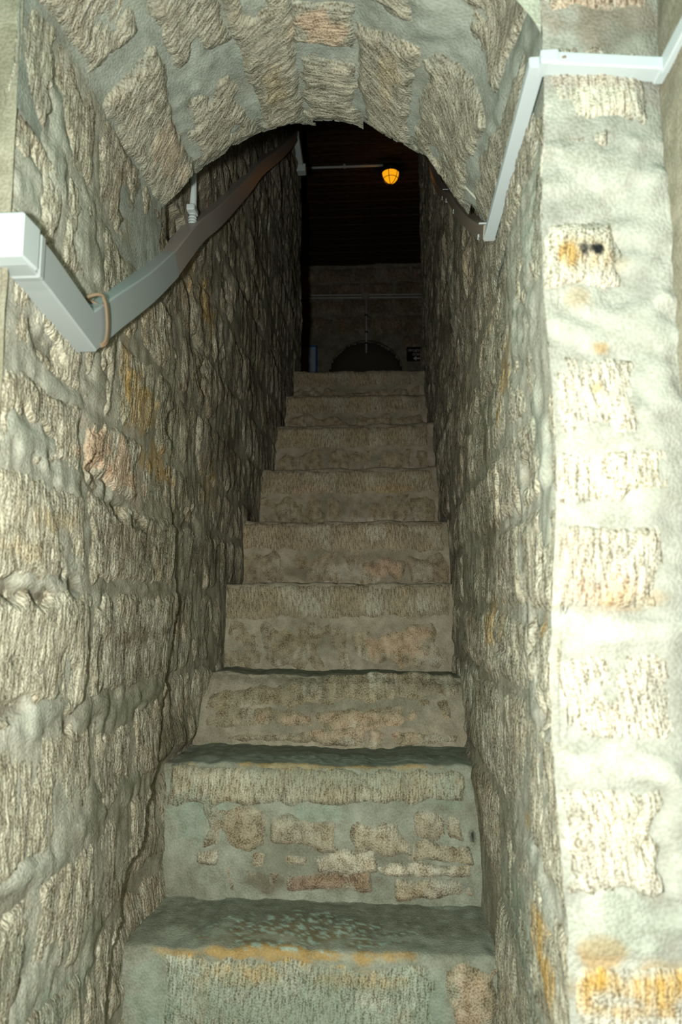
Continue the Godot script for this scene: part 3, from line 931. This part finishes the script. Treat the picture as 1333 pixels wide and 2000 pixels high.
func build_upper_room():
	var fl := put("floor", box_mesh(Vector3(4.8, 0.12, 3.9)), mat("floor_stone", Color(0.36, 0.34, 0.3), 0.95), self)
	fl.position = Vector3(-0.2, UP - 0.085, -6.2)
	tag(fl, "floor of the dark room at the head of the stairs", "floor", "", "structure")
	# far wall with an arched recess
	var far_wall := func(u: float, v: float, h: float) -> Vector3: return Vector3(u, v, -FAR + h + NZ.get_noise_2d(u * 1.3, v * 1.3 + 11.0) * 0.02)
	var in_arch := func(u: float, v: float) -> bool:
		var dx := u + 0.17
		return absf(dx) < 0.46 and v < 2.58 + sqrt(maxf(0.0, 0.46 * 0.46 - dx * dx)) and v > UP
	var keep := func(u: float, v: float) -> bool: return not in_arch.call(u, v)
	var wf := put("wall_back", bed(far_wall, lines(-2.6, [[2.2, 0.025]]), lines(UP - 0.05, [[CEIL + 0.02, 0.025]]), {"amp": 0.012, "keep": keep, "flip": true, "tone": Vector3(0.24, 0.225, 0.18)}), M.lime_mortar, self)
	tag(wf, "dim far stone wall of the upper room with an arched recess", "wall", "", "structure")
	var h := 2.2
	while h < 3.95:
		var tall := minf(rng.randf_range(0.18, 0.26), CEIL - 0.01 - h)
		var x := -1.35 + rng.randf() * 0.2
		while x < 1.0:
			var wide := rng.randf_range(0.28, 0.55)
			if not (in_arch.call(x, h) or in_arch.call(x + wide, h) or in_arch.call(x + wide / 2, h) or in_arch.call(x + wide * 0.25, h) or in_arch.call(x + wide * 0.75, h)):
				stone(wf, "stone", far_wall, x + 0.01, x + wide - 0.01, h + 0.01, h + tall - 0.01, 0.02, {"flip": true, "freq": 30.0, "groove": 0.004, "lump": 0.012, "proud": 0.014, "mat": "rough_stone", "tint": Vector3(0.29, 0.255, 0.19)})
			x += wide
		h += tall
	# the recess: jamb, barrel and back
	var st := SurfaceTool.new()
	st.begin(Mesh.PRIMITIVE_TRIANGLES)
	st.set_smooth_group(0)
	var rim := [Vector2(-0.63, UP)]
	for k in 17: rim.append(Vector2(-0.17 - 0.46 * cos(PI * k / 16.0), 2.58 + 0.46 * sin(PI * k / 16.0)))
	rim.append(Vector2(0.29, UP))
	for k in rim.size() - 1:
		var a: Vector2 = rim[k]
		var b: Vector2 = rim[k + 1]
		add_quad(st, Vector3(a.x, a.y, -FAR + 0.03), Vector3(b.x, b.y, -FAR + 0.03), Vector3(b.x, b.y, -FAR - 0.5), Vector3(a.x, a.y, -FAR - 0.5), Vector3(-0.17 - (a.x + b.x) / 2, 2.2 - (a.y + b.y) / 2, 0))
	for k in rim.size() - 2:
		add_tri(st, Vector3(rim[0].x, rim[0].y, -FAR - 0.5), Vector3(rim[k + 1].x, rim[k + 1].y, -FAR - 0.5), Vector3(rim[k + 2].x, rim[k + 2].y, -FAR - 0.5), Vector3(0, 0, 1))
	st.generate_normals()
	var niche := mat("niche_stone", Color(0.33, 0.31, 0.28), 0.95)
	tag(put("wall_recess", st.commit(), niche, self), "dark arched recess low in the far wall", "recess", "", "structure")
	for a in [["wall_upper_left", Vector3(-2.65, 2.7, -6.1), Vector3(0.1, 2.8, 3.8)], ["wall_upper_right", Vector3(2.25, 2.7, -6.1), Vector3(0.1, 2.8, 3.8)], ["wall_upper_front_left", Vector3(-1.63, 2.7, -4.34), Vector3(2.0, 2.8, 0.1)], ["wall_upper_front_right", Vector3(1.25, 2.7, -4.27), Vector3(1.9, 2.8, 0.1)]]:
		var b := put(a[0], box_mesh(a[2]), M.plaster, self)
		b.position = a[1]
		tag(b, "plain side wall of the upper room out of sight", "wall", "upper room side walls", "structure")
	# boarded ceiling, each board a piece
	var ce := Node3D.new()
	ce.name = "ceiling"
	add_child(ce)
	tag(ce, "dark boarded ceiling over the stairwell and upper room", "ceiling", "", "structure")
	var kinds := []
	for k in 4: kinds.append(box_mesh(Vector3(4.9, 0.03, 0.142 - 0.006 * k), 0.005))
	var d := 1.5
	var n := 0
	while d < 8.0:
		var b := put("board", kinds[n % 4], M.dark_board, ce)
		b.position = Vector3(-0.2 + (n * 7 % 5) * 0.004, CEIL + 0.02 + rng.randf_range(-0.006, 0.006), -d)
		b.rotation.x = rng.randf_range(-0.02, 0.02)
		d += 0.15
		n += 1
	var deck := put("decking", box_mesh(Vector3(4.9, 0.03, 6.7)), M.dark_board, ce)
	deck.position = Vector3(-0.2, CEIL + 0.06, -4.75)

# ------------------------------------------------------------------ the stairs
# per step: height of the lip at its left and right, distance of the lip, distance of the riser's foot
const STEPS := [[-0.758, -0.760, 1.562, 1.55], [-0.440, -0.441, 1.847, 1.812], [-0.245, -0.256, 2.212, 2.085], [0.047, 0.043, 2.409, 2.385], [0.296, 0.291, 2.667, 2.62], [0.579, 0.584, 3.070, 3.02], [0.868, 0.874, 3.408, 3.36], [1.141, 1.128, 3.763, 3.72], [1.400, 1.388, 4.107, 4.07]]

var step_now := 0
func step_path(u: float, p: float, h: float) -> Vector3:   # u: x, p: length up the riser then back along the tread
	var s: Array = STEPS[step_now]
	var t := (u + 0.555) / 0.8
	var top: float = lerpf(s[0], s[1], t) + NZ.get_noise_1d(u * 6.0 + step_now * 9.0) * 0.006 + NZ.get_noise_1d(u * 23.0 + step_now * 5.0) * 0.003
	var foot: float = (STEPS[step_now - 1][0] if step_now else -1.06) - 0.01
	var rise := top - foot
	var zl: float = s[2] + NZ.get_noise_1d(u * 4.0 + 40.0 + step_now * 3.0) * 0.006
	var zf: float = s[3]
	var r := 0.014
	if p < rise - r:
		var q := p / rise
		return Vector3(u, foot + p, -lerpf(zf, zl, q * q) + h)
	var arc := r * PI / 2
	if p < rise - r + arc:
		var a := (p - rise + r) / r
		return Vector3(u, top - r + (r + h) * sin(a), -(zl + r) + (r + h) * cos(a))
	var back := p - (rise - r + arc)
	return Vector3(u, top + h - back * 0.01, -(zl + r + back))

func build_stairs():
	var stairs := thing("stone_staircase", "worn stone staircase climbing between the two rough walls", "staircase", Vector3(0, 0, 0))
	var names := ["", "", ""]
	for k in STEPS.size():
		step_now = k
		var s: Array = STEPS[k]
		var foot: float = STEPS[k - 1][0] if k else -1.06
		var rise: float = s[0] - foot
		var back: float = (STEPS[k + 1][3] if k + 1 < STEPS.size() else 4.3) - s[2]
		var res := 0.008 if k < 3 else 0.011
		var total := rise + back + 0.05
		var feats := []
		var r: float = rise
		if k == 0:
			feats = [[-0.16, r + 0.11, 0.26, 0.10, SOIL, 0.6], [-0.20, r + 0.07, 0.22, 0.07, OCHRE, 0.22], [-0.22, r + 0.005, 0.30, 0.02, OCHRE, 1.0], [-0.30, r - 0.035, 0.10, 0.03, OCHRE, 0.5], [-0.05, r - 0.04, 0.1, 0.02, OCHRE, 0.35], [-0.2, r - 0.12, 0.3, 0.09, COOL_TINT, 0.8], [-0.20, r - 0.23, 0.25, 0.02, OCHRE, 0.5], [0.17, r - 0.1, 0.05, 0.1, PINK, 0.35], [-0.5, r - 0.1, 0.06, 0.1, COOL_TINT, 0.5], [0.1, r - 0.1, 0.05, 0.12, COOL_TINT, 0.7]]
		elif k == 1:
			feats = [[-0.16, r + 0.01, 0.36, 0.012, OCHRE, 0.8], [-0.48, r - 0.11, 0.08, 0.07, COOL_TINT, 0.7], [-0.15, r - 0.10, 0.12, 0.025, COOL_TINT, 0.7], [0.17, r - 0.06, 0.05, 0.05, COOL_TINT, 0.5], [-0.12, 0.055, 0.12, 0.02, SOIL, 0.8], [-0.12, 0.055, 0.1, 0.015, PINK, 0.3], [-0.3, 0.05, 0.05, 0.03, SOIL, 0.7], [-0.10, r - 0.02, 0.3, 0.03, COOL_TINT, 0.4], [0.226, 0.165, 0.006, 0.022, BLACK, 1.0]]
		elif k == 2: feats = [[-0.1, r - 0.11, 0.3, 0.02, PINK, 0.4], [-0.05, 0.05, 0.2, 0.025, PINK, 0.5]]
		elif k == 3: feats = [[0.05, 0.09, 0.15, 0.06, PINK, 0.5], [-0.2, 0.10, 0.2, 0.03, SOIL, 0.4]]
		elif k == 4: feats = [[-0.15, 0.06, 0.12, 0.03, LIME, 0.35], [0.0, 0.07, 0.1, 0.04, PINK, 0.5], [-0.3, 0.05, 0.1, 0.03, SOIL, 0.5]]
		elif k == 5: feats = [[-0.05, 0.04, 0.2, 0.025, LIME, 0.35], [0.05, r - 0.09, 0.15, 0.03, OCHRE, 0.35], [-0.3, r - 0.1, 0.1, 0.04, PINK, 0.4]]
		elif k == 6: feats = [[-0.25, 0.04, 0.15, 0.025, LIME, 0.4], [0.05, 0.04, 0.1, 0.02, LIME, 0.35]]
		feats.push_front([-0.16, r + back * 0.6 + 0.02, 0.7, back * 0.55, TREAD, 1.0])
		if k == 0: feats.append([-0.17, r + 0.10, 0.26, 0.10, FLAKE, 1.0])
		if k == 1: feats.append([-0.10, r + 0.08, 0.30, 0.06, FLAKE, 0.6])
		var fr := func(u: float, p: float, h: float) -> Vector3: return step_path(u, p, h)
		var body := put("step", bed(fr, lines(-0.59, [[0.29, res]]), lines(0.0, [[total, res]]), {"feats": feats, "flip": true, "amp": 0.004, "olive": 0.45, "tone": Vector3(0.255, 0.222, 0.168) if k > 1 else Vector3(0.225, 0.23, 0.187)}), M.lime_mortar, stairs)
		var beige := Vector3(0.305, 0.262, 0.192)
		var o := {"feats": feats, "flip": true, "groove": 0.0009, "proud": 0.003, "lump": 0.003, "tint": beige, "skew": 0.03, "freq": 110.0, "grime_dimming": 0.35, "tone": Vector3(0.25, 0.218, 0.165) if k > 1 else Vector3(0.225, 0.23, 0.187)}
		var ro := o.duplicate()
		ro.merge({"mat": "rough_stone", "groove": 0.0012, "lump": 0.007, "freq": 50.0, "proud": 0.0035, "skew": 0.26, "worn": 2.6}, true)
		var sr := 0.0048 if k < 3 else 0.0065
		if k == 0:
			o.tint = Vector3(0.31, 0.345, 0.295)  # slab tint holds the cool cast of the corridor tube
			stone(body, "riser_slab", fr, -0.485, 0.12, r - 0.27, r + 0.006, sr, o)
			stone(body, "riser_stone", fr, 0.13, 0.24, r - 0.3, r - 0.008, sr, ro)
		elif k == 1:
			o.tint = Vector3(0.335, 0.32, 0.25)
			o.worn = 1.8
			stone(body, "riser_slab", fr, -0.565, 0.215, r - 0.085, r + 0.006, sr, o)
			for q in [[-0.46, -0.30, 0.125, 0.225], [-0.29, -0.12, 0.13, 0.2], [-0.08, 0.06, 0.115, 0.205], [0.04, 0.22, 0.105, 0.15], [0.07, 0.2, 0.155, 0.22], [-0.48, -0.42, 0.085, 0.12], [-0.34, -0.19, 0.085, 0.118], [-0.175, -0.02, 0.075, 0.125], [-0.02, 0.22, 0.07, 0.10], [-0.40, -0.27, 0.03, 0.08], [-0.25, -0.03, 0.03, 0.075], [0.03, 0.22, 0.02, 0.062]]:
				ro.tint = Vector3(0.44, 0.41, 0.34) if q[2] in [0.085, 0.075, 0.07] else (Vector3(0.25, 0.18, 0.14) if q[0] == -0.25 else Vector3(0.335, 0.30, 0.235))
				stone(body, "riser_stone", fr, q[0], q[1], q[2], q[3], sr, ro)
		elif k == 2:
			stone(body, "riser_slab", fr, -0.54, 0.235, r - 0.07, r + 0.006, sr, ro)
			for q in [[-0.535, -0.21, r - 0.135, r - 0.075], [-0.2, 0.2, r - 0.135, r - 0.075], [-0.48, -0.05, 0.015, r - 0.148], [-0.04, 0.22, 0.01, r - 0.145]]:
				stone(body, "riser_stone", fr, q[0], q[1], q[2], q[3], sr, ro)
		else:
			stone(body, "riser_slab", fr, -0.558, 0.245, r - 0.12, r + 0.006, sr, o)
			var x := -0.555
			while x < 0.2:
				var wide := rng.randf_range(0.18, 0.4)
				stone(body, "riser_stone", fr, x, minf(x + wide, 0.245), 0.004, r - 0.115 - rng.randf() * 0.025, sr, ro)
				x += wide + 0.008

# ------------------------------------------------------------------ cable trunking on the walls
func build_trunking():
	# left: level run, then the run that climbs with the stairs
	var t := thing("cable_duct", "wide grey cable duct running level, then up the left wall", "cable duct", Vector3(-0.54, 0.45, -1.1))
	var off := -t.position
	var wide := rect_section(0.042, 0.066, 0.003)
	var x0 := -0.560
	var level := PackedVector3Array([Vector3(x0, 0.518, -0.93), Vector3(x0, 0.510, -1.0), Vector3(x0, 0.479, -1.168)])
	level.append_array(spline([Vector3(x0, 0.479, -1.168), Vector3(x0, 0.558, -1.27), Vector3(x0, 0.70, -1.46), Vector3(x0, 0.842, -1.63)], 5).slice(1))
	var lm := put("elbow_run", sweep(shifted(level, off), wide, Vector3.RIGHT), M.grey_plastic, t)
	lm.set_meta("label", "pale grey length of duct bent at the elbow")
	var end := put("corner_piece", box_mesh(Vector3(0.16, 0.068, 0.05), 0.003), M.white_plastic, t)
	end.position = Vector3(-0.594, 0.520, -0.925) + off
	put("face_run", sweep(shifted(PackedVector3Array([Vector3(-0.66, 0.520, -0.945), Vector3(-1.38, 0.520, -0.945)]), off), rect_section(0.04, 0.062, 0.003), Vector3.BACK), M.white_plastic, t)
	put("joint_strip", box_mesh(Vector3(0.046, 0.071, 0.016), 0.003), M.grey_plastic, t).position = Vector3(-0.538, 0.515, -0.962) + off
	var climb2 := spline([Vector3(x0, 0.840, -1.628), Vector3(x0, 1.06, -1.86), Vector3(x0 + 0.005, 1.235, -2.07), Vector3(x0 + 0.004, 1.62, -2.51), Vector3(x0, 1.90, -2.82), Vector3(x0 + 0.003, 2.29, -3.29), Vector3(x0 + 0.01, 2.58, -3.62), Vector3(x0 + 0.014, 2.90, -3.97)], 6)
	var cm := put("climbing_run", sweep(shifted(climb2, off), rect_section(0.042, 0.062, 0.003), Vector3.RIGHT), M.dull_plastic, t)
	cm.set_meta("label", "browner upper length of duct")
	var top_run := PackedVector3Array([Vector3(x0 + 0.014, 2.86, -3.92), Vector3(x0 + 0.014, 2.82, -4.16)])
	put("top_run", sweep(shifted(top_run, off), rect_section(0.05, 0.05, 0.003), Vector3.RIGHT), M.pipe_plastic, t)
	put("end_box", box_mesh(Vector3(0.07, 0.05, 0.06), 0.004), M.pipe_plastic, t).position = Vector3(x0 + 0.045, 2.79, -4.17) + off
	# wire twisted round the elbow
	var tie := thing("wire_tie", "brown twisted tie looped over the elbow of the grey duct", "tie", Vector3(-0.53, 0.5, -1.19))
	var o2 := -tie.position
	var ring := []
	for k in 13:
		var a := TAU * k / 12.0
		ring.append(Vector3(-0.532 + 0.020 * cos(a), 0.549 + 0.004 * sin(a * 2.0 + 0.5), -1.187 + 0.019 * sin(a)) + o2)
	put("loop", sweep(spline(ring, 3), round_section(0.0034, 8), Vector3.UP, true), M.wire, tie)
	put("strap", sweep(shifted(spline([Vector3(-0.514, 0.551, -1.182), Vector3(-0.511, 0.535, -1.190), Vector3(-0.512, 0.50, -1.201), Vector3(-0.513, 0.470, -1.197), Vector3(-0.522, 0.462, -1.192)], 4), o2), rect_section(0.004, 0.009, 0.001), Vector3.RIGHT), M.wire, tie)
	# short upright conduit under the arch
	var pipe := thing("conduit_pipe", "short upright pale conduit with a clip, between vault edge and grey duct", "conduit", Vector3(-0.54, 1.0, -1.83))
	put("pipe", sweep(PackedVector3Array([Vector3(0, 0.03, 0), Vector3(0, 0.34, 0.0)]), round_section(0.0105, 14), Vector3.RIGHT, true), M.pipe_plastic, pipe)
	put("clip", box_mesh(Vector3(0.03, 0.018, 0.045), 0.003), M.white_plastic, pipe).position = Vector3(-0.002, 0.105, 0.008)
	for k in 9:
		put("sleeve_rib", sweep(PackedVector3Array([Vector3(0, 0.015 + k * 0.0085, 0), Vector3(0, 0.0205 + k * 0.0085, 0)]), round_section(0.0125, 14), Vector3.RIGHT, true), M.pipe_plastic, pipe)
	put("sleeve", sweep(PackedVector3Array([Vector3(0, 0.0, 0), Vector3(0, 0.092, 0)]), round_section(0.0112, 14), Vector3.RIGHT, true), M.pipe_plastic, pipe)
	# right: flat dark duct that climbs, held by ties
	var rt := thing("flat_duct", "narrow wavy brown-grey duct climbing the right wall under the vault edge", "cable duct", Vector3(0.235, 0.75, -1.4))
	var o3 := -rt.position
	var xs := 0.240
	var pts := [Vector3(xs, 0.742, -1.340), Vector3(xs, 0.796, -1.43), Vector3(xs, 0.935, -1.63), Vector3(xs, 1.095, -1.84), Vector3(xs + 0.003, 1.245, -2.03), Vector3(xs + 0.006, 1.47, -2.36), Vector3(xs + 0.01, 1.74, -2.69), Vector3(xs + 0.012, 2.01, -2.96), Vector3(xs + 0.015, 2.38, -3.42)]
	put("run", sweep(shifted(spline(pts, 7), o3), rect_section(0.026, 0.03, 0.002), Vector3.LEFT), M.brown_plastic, rt)
	for p in [pts[1] + Vector3(0, -0.01, 0.02), pts[3].lerp(pts[4], 0.15), pts[4].lerp(pts[5], 0.2), pts[4].lerp(pts[5], 0.62)]:
		var c := thing("cable_clip", "small white clip holding the brown duct on the right wall", "clip", p + Vector3(-0.014, 0, 0), "white clips along the brown duct")
		var lm2 := ["nearest the white trunking", "second above the white trunking", "third above the white trunking", "farthest up the stairs"]
		c.set_meta("label", "small white clip on the wavy brown duct, %s" % lm2[taken["cable_clip"] - 1])
		put("band", box_mesh(Vector3(0.020, 0.036, 0.004), 0.001), M.white_plastic, c)
		put("head", box_mesh(Vector3(0.008, 0.007, 0.014), 0.001), M.white_plastic, c).position = Vector3(-0.010, -0.017, 0.004)
	# right: white trunking that runs level round the corner
	var wt := thing("white_trunking", "slim white trunking running level round the bright right corner", "trunking", Vector3(0.25, 0.78, -0.95))
	var o4 := -wt.position
	var slim := rect_section(0.022, 0.017, 0.002)
	var a1 := put("wall_run", sweep(shifted(PackedVector3Array([Vector3(0.238, 0.738, -1.352), Vector3(0.238, 0.757, -0.905)]), o4), slim, Vector3.LEFT), M.white_plastic, wt)
	put("face_run", sweep(shifted(PackedVector3Array([Vector3(0.232, 0.757, -0.92), Vector3(0.400, 0.739, -0.92)]), o4), rect_section(0.026, 0.019, 0.002), Vector3.BACK), M.white_plastic, wt)
	put("corridor_run", sweep(shifted(PackedVector3Array([Vector3(0.424, 0.738, -0.90), Vector3(0.424, 0.765, 0.6)]), o4), rect_section(0.028, 0.024, 0.002), Vector3.LEFT), M.white_plastic, wt)
	put("elbow", box_mesh(Vector3(0.026, 0.021, 0.03), 0.002), M.white_plastic, wt).position = Vector3(0.243, 0.757, -0.908) + o4
	put("elbow", box_mesh(Vector3(0.026, 0.021, 0.03), 0.002), M.white_plastic, wt).position = Vector3(0.406, 0.738, -0.908) + o4
	put("screw", lathe([Vector2(0, 0), Vector2(0.003, 0), Vector2(0.003, 0.002), Vector2(0, 0.003)], 10), M.wire, wt).position = Vector3(0.262, 0.752, -0.894) + o4

func shifted(p: PackedVector3Array, by: Vector3) -> PackedVector3Array:
	var out := PackedVector3Array()
	for q in p: out.append(q + by)
	return out

# ------------------------------------------------------------------ lamp, conduits, sign and board upstairs
func build_upper_fittings():
	var lamp := thing("caged_lamp", "round amber glass lamp in a dark wire cage on the boarded ceiling", "lamp", Vector3(0.11, CEIL - 0.005, -6.0))
	put("base", lathe([Vector2(0, -0.05), Vector2(0.083, -0.05), Vector2(0.095, -0.035), Vector2(0.095, -0.01), Vector2(0.08, 0.0), Vector2(0, 0)]), M.black_metal, lamp)
	var prof := []
	for k in 9: prof.append(Vector2(0.078 * sin(PI / 2 * k / 8.0), -0.05 - 0.10 * cos(PI / 2 * k / 8.0)))
	put("glass", lathe(prof), M.amber_glass, lamp)
	var cage := put("cage", lathe([Vector2(0.083, -0.062), Vector2(0.089, -0.062), Vector2(0.089, -0.05), Vector2(0.083, -0.05)]), M.black_metal, lamp)
	for k in 3:
		var arc := []
		for j in 13:
			var a := PI * j / 12.0
			var r := Vector3(cos(a) * 0.085, -0.055 - sin(a) * 0.108, 0).rotated(Vector3.UP, PI * k / 3.0 + 0.3)
			arc.append(r)
		put("bar", sweep(PackedVector3Array(arc), round_section(0.003, 6), Vector3(0.3, 0.2, 1).rotated(Vector3.UP, PI * k / 3.0 + 0.3), true), M.black_metal, cage)
	var hoop := []
	for j in 25: hoop.append(Vector3(cos(TAU * j / 24) * 0.072, -0.117, sin(TAU * j / 24) * 0.072))
	put("hoop", sweep(PackedVector3Array(hoop), round_section(0.003, 6), Vector3.UP, true), M.black_metal, cage)
	var bulb := OmniLight3D.new()
	bulb.name = "caged_lamp_light"
	bulb.position = Vector3(0.11, CEIL - 0.10, -6.0)
	bulb.light_color = Color(1.0, 0.62, 0.22)
	bulb.light_energy = 0.02
	bulb.light_size = 0.05
	bulb.omni_range = 20.0
	bulb.omni_attenuation = 2.0
	bulb.shadow_enabled = true
	add_child(bulb)
	var cc := thing("ceiling_conduit", "thin pale conduit across the boarded ceiling leading to the amber lamp", "conduit", Vector3(-0.3, CEIL - 0.02, -5.93))
	put("pipe", sweep(PackedVector3Array([Vector3(-0.8, 0, 0.0), Vector3(0.34, 0.0, 0.0)]), round_section(0.011, 10), Vector3.UP, true), M.pipe_plastic, cc)
	put("clip", box_mesh(Vector3(0.02, 0.03, 0.034), 0.003), M.pipe_plastic, cc).position = Vector3(-0.02, 0.004, 0)
	# the far wall
	var z := -FAR + 0.035
	var two := thing("wall_conduit", "pair of thin conduits running level across the far wall", "conduit", Vector3(-0.2, 3.6, z))
	for s in [-1, 1]:
		put("pipe", sweep(PackedVector3Array([Vector3(-1.2, s * 0.018 + 0.01, 0), Vector3(1.2, s * 0.018 - 0.03, 0)]), round_section(0.008, 8), Vector3.UP, true), M.steel, two)
	var jb := thing("junction_box", "small square junction box where the far wall conduits meet", "junction box", Vector3(-0.17, 3.585, z + 0.01))
	put("body", box_mesh(Vector3(0.09, 0.09, 0.05), 0.006), M.dull_plastic, jb)
	put("cover", box_mesh(Vector3(0.076, 0.076, 0.012), 0.004), M.dull_plastic, jb).position.z = 0.028
	var dn := thing("drop_conduit", "thin upright conduit dropping from the junction box to the arched recess", "conduit", Vector3(-0.163, 3.05, z))
	put("pipe", sweep(PackedVector3Array([Vector3(0, -0.17, 0), Vector3(0, 0.49, 0)]), round_section(0.009, 8), Vector3.RIGHT, true), M.steel, dn)
	for y in [-0.05, 0.09, 0.3]:
		put("clip", box_mesh(Vector3(0.036, 0.018, 0.03), 0.003), M.black_metal, dn).position = Vector3(0, y, 0)
	# the sign: the right wall hides the end of its words
	var sg := thing("direction_sign", "small black sign with white Cyrillic words and an arrow on the far wall", "sign", Vector3(0.472, 2.853, z))
	put("panel", box_mesh(Vector3(0.31, 0.175, 0.012), 0.002), M.sign_black, sg)
	var font := SystemFont.new()
	font.font_names = PackedStringArray(["Droid Sans"])
	for l in [["ПРОДОЛЖЕНИЕ", 0.040], ["ОСМОТРА", -0.008]]:
		var tm := TextMesh.new()
		tm.font = font
		tm.text = l[0]
		tm.font_size = 32
		tm.pixel_size = 0.00118
		tm.depth = 0.002
		var tx := put("lettering", tm, M.sign_print, sg)
		tx.position = Vector3(0.0, l[1], 0.008)
	var st := SurfaceTool.new()
	st.begin(Mesh.PRIMITIVE_TRIANGLES)
	st.set_smooth_group(-1)
	add_box(st, Vector3(0.005, -0.056, 0.008), Vector3(0.14, 0.014, 0.003))
	for s in [-1.0, 1.0]:
		add_box(st, Vector3(-0.058, -0.056 + s * 0.011, 0.008), Vector3(0.04, 0.009, 0.003), 0.0, Basis(Vector3.BACK, s * 0.6))
	st.generate_normals()
	put("arrow", st.commit(), M.sign_print, sg)
	var ib := thing("information_board", "pale blue information board standing at the left of the far wall", "board", Vector3(-0.96, UP, -FAR + 0.25))
	put("panel", box_mesh(Vector3(0.42, 1.1, 0.02), 0.003), M.board_pale, ib).position = Vector3(0, 0.94, 0)
	for s in [-1, 1]:
		put("edge", box_mesh(Vector3(0.016, 1.12, 0.028), 0.003), M.board_blue, ib).position = Vector3(s * 0.216, 0.94, 0)
		put("leg", box_mesh(Vector3(0.03, 0.42, 0.03), 0.003), M.black_metal, ib).position = Vector3(s * 0.16, 0.21, 0)
	put("edge", box_mesh(Vector3(0.448, 0.016, 0.028), 0.003), M.board_blue, ib).position = Vector3(0, 1.498, 0)
	print("triangles ", tris)
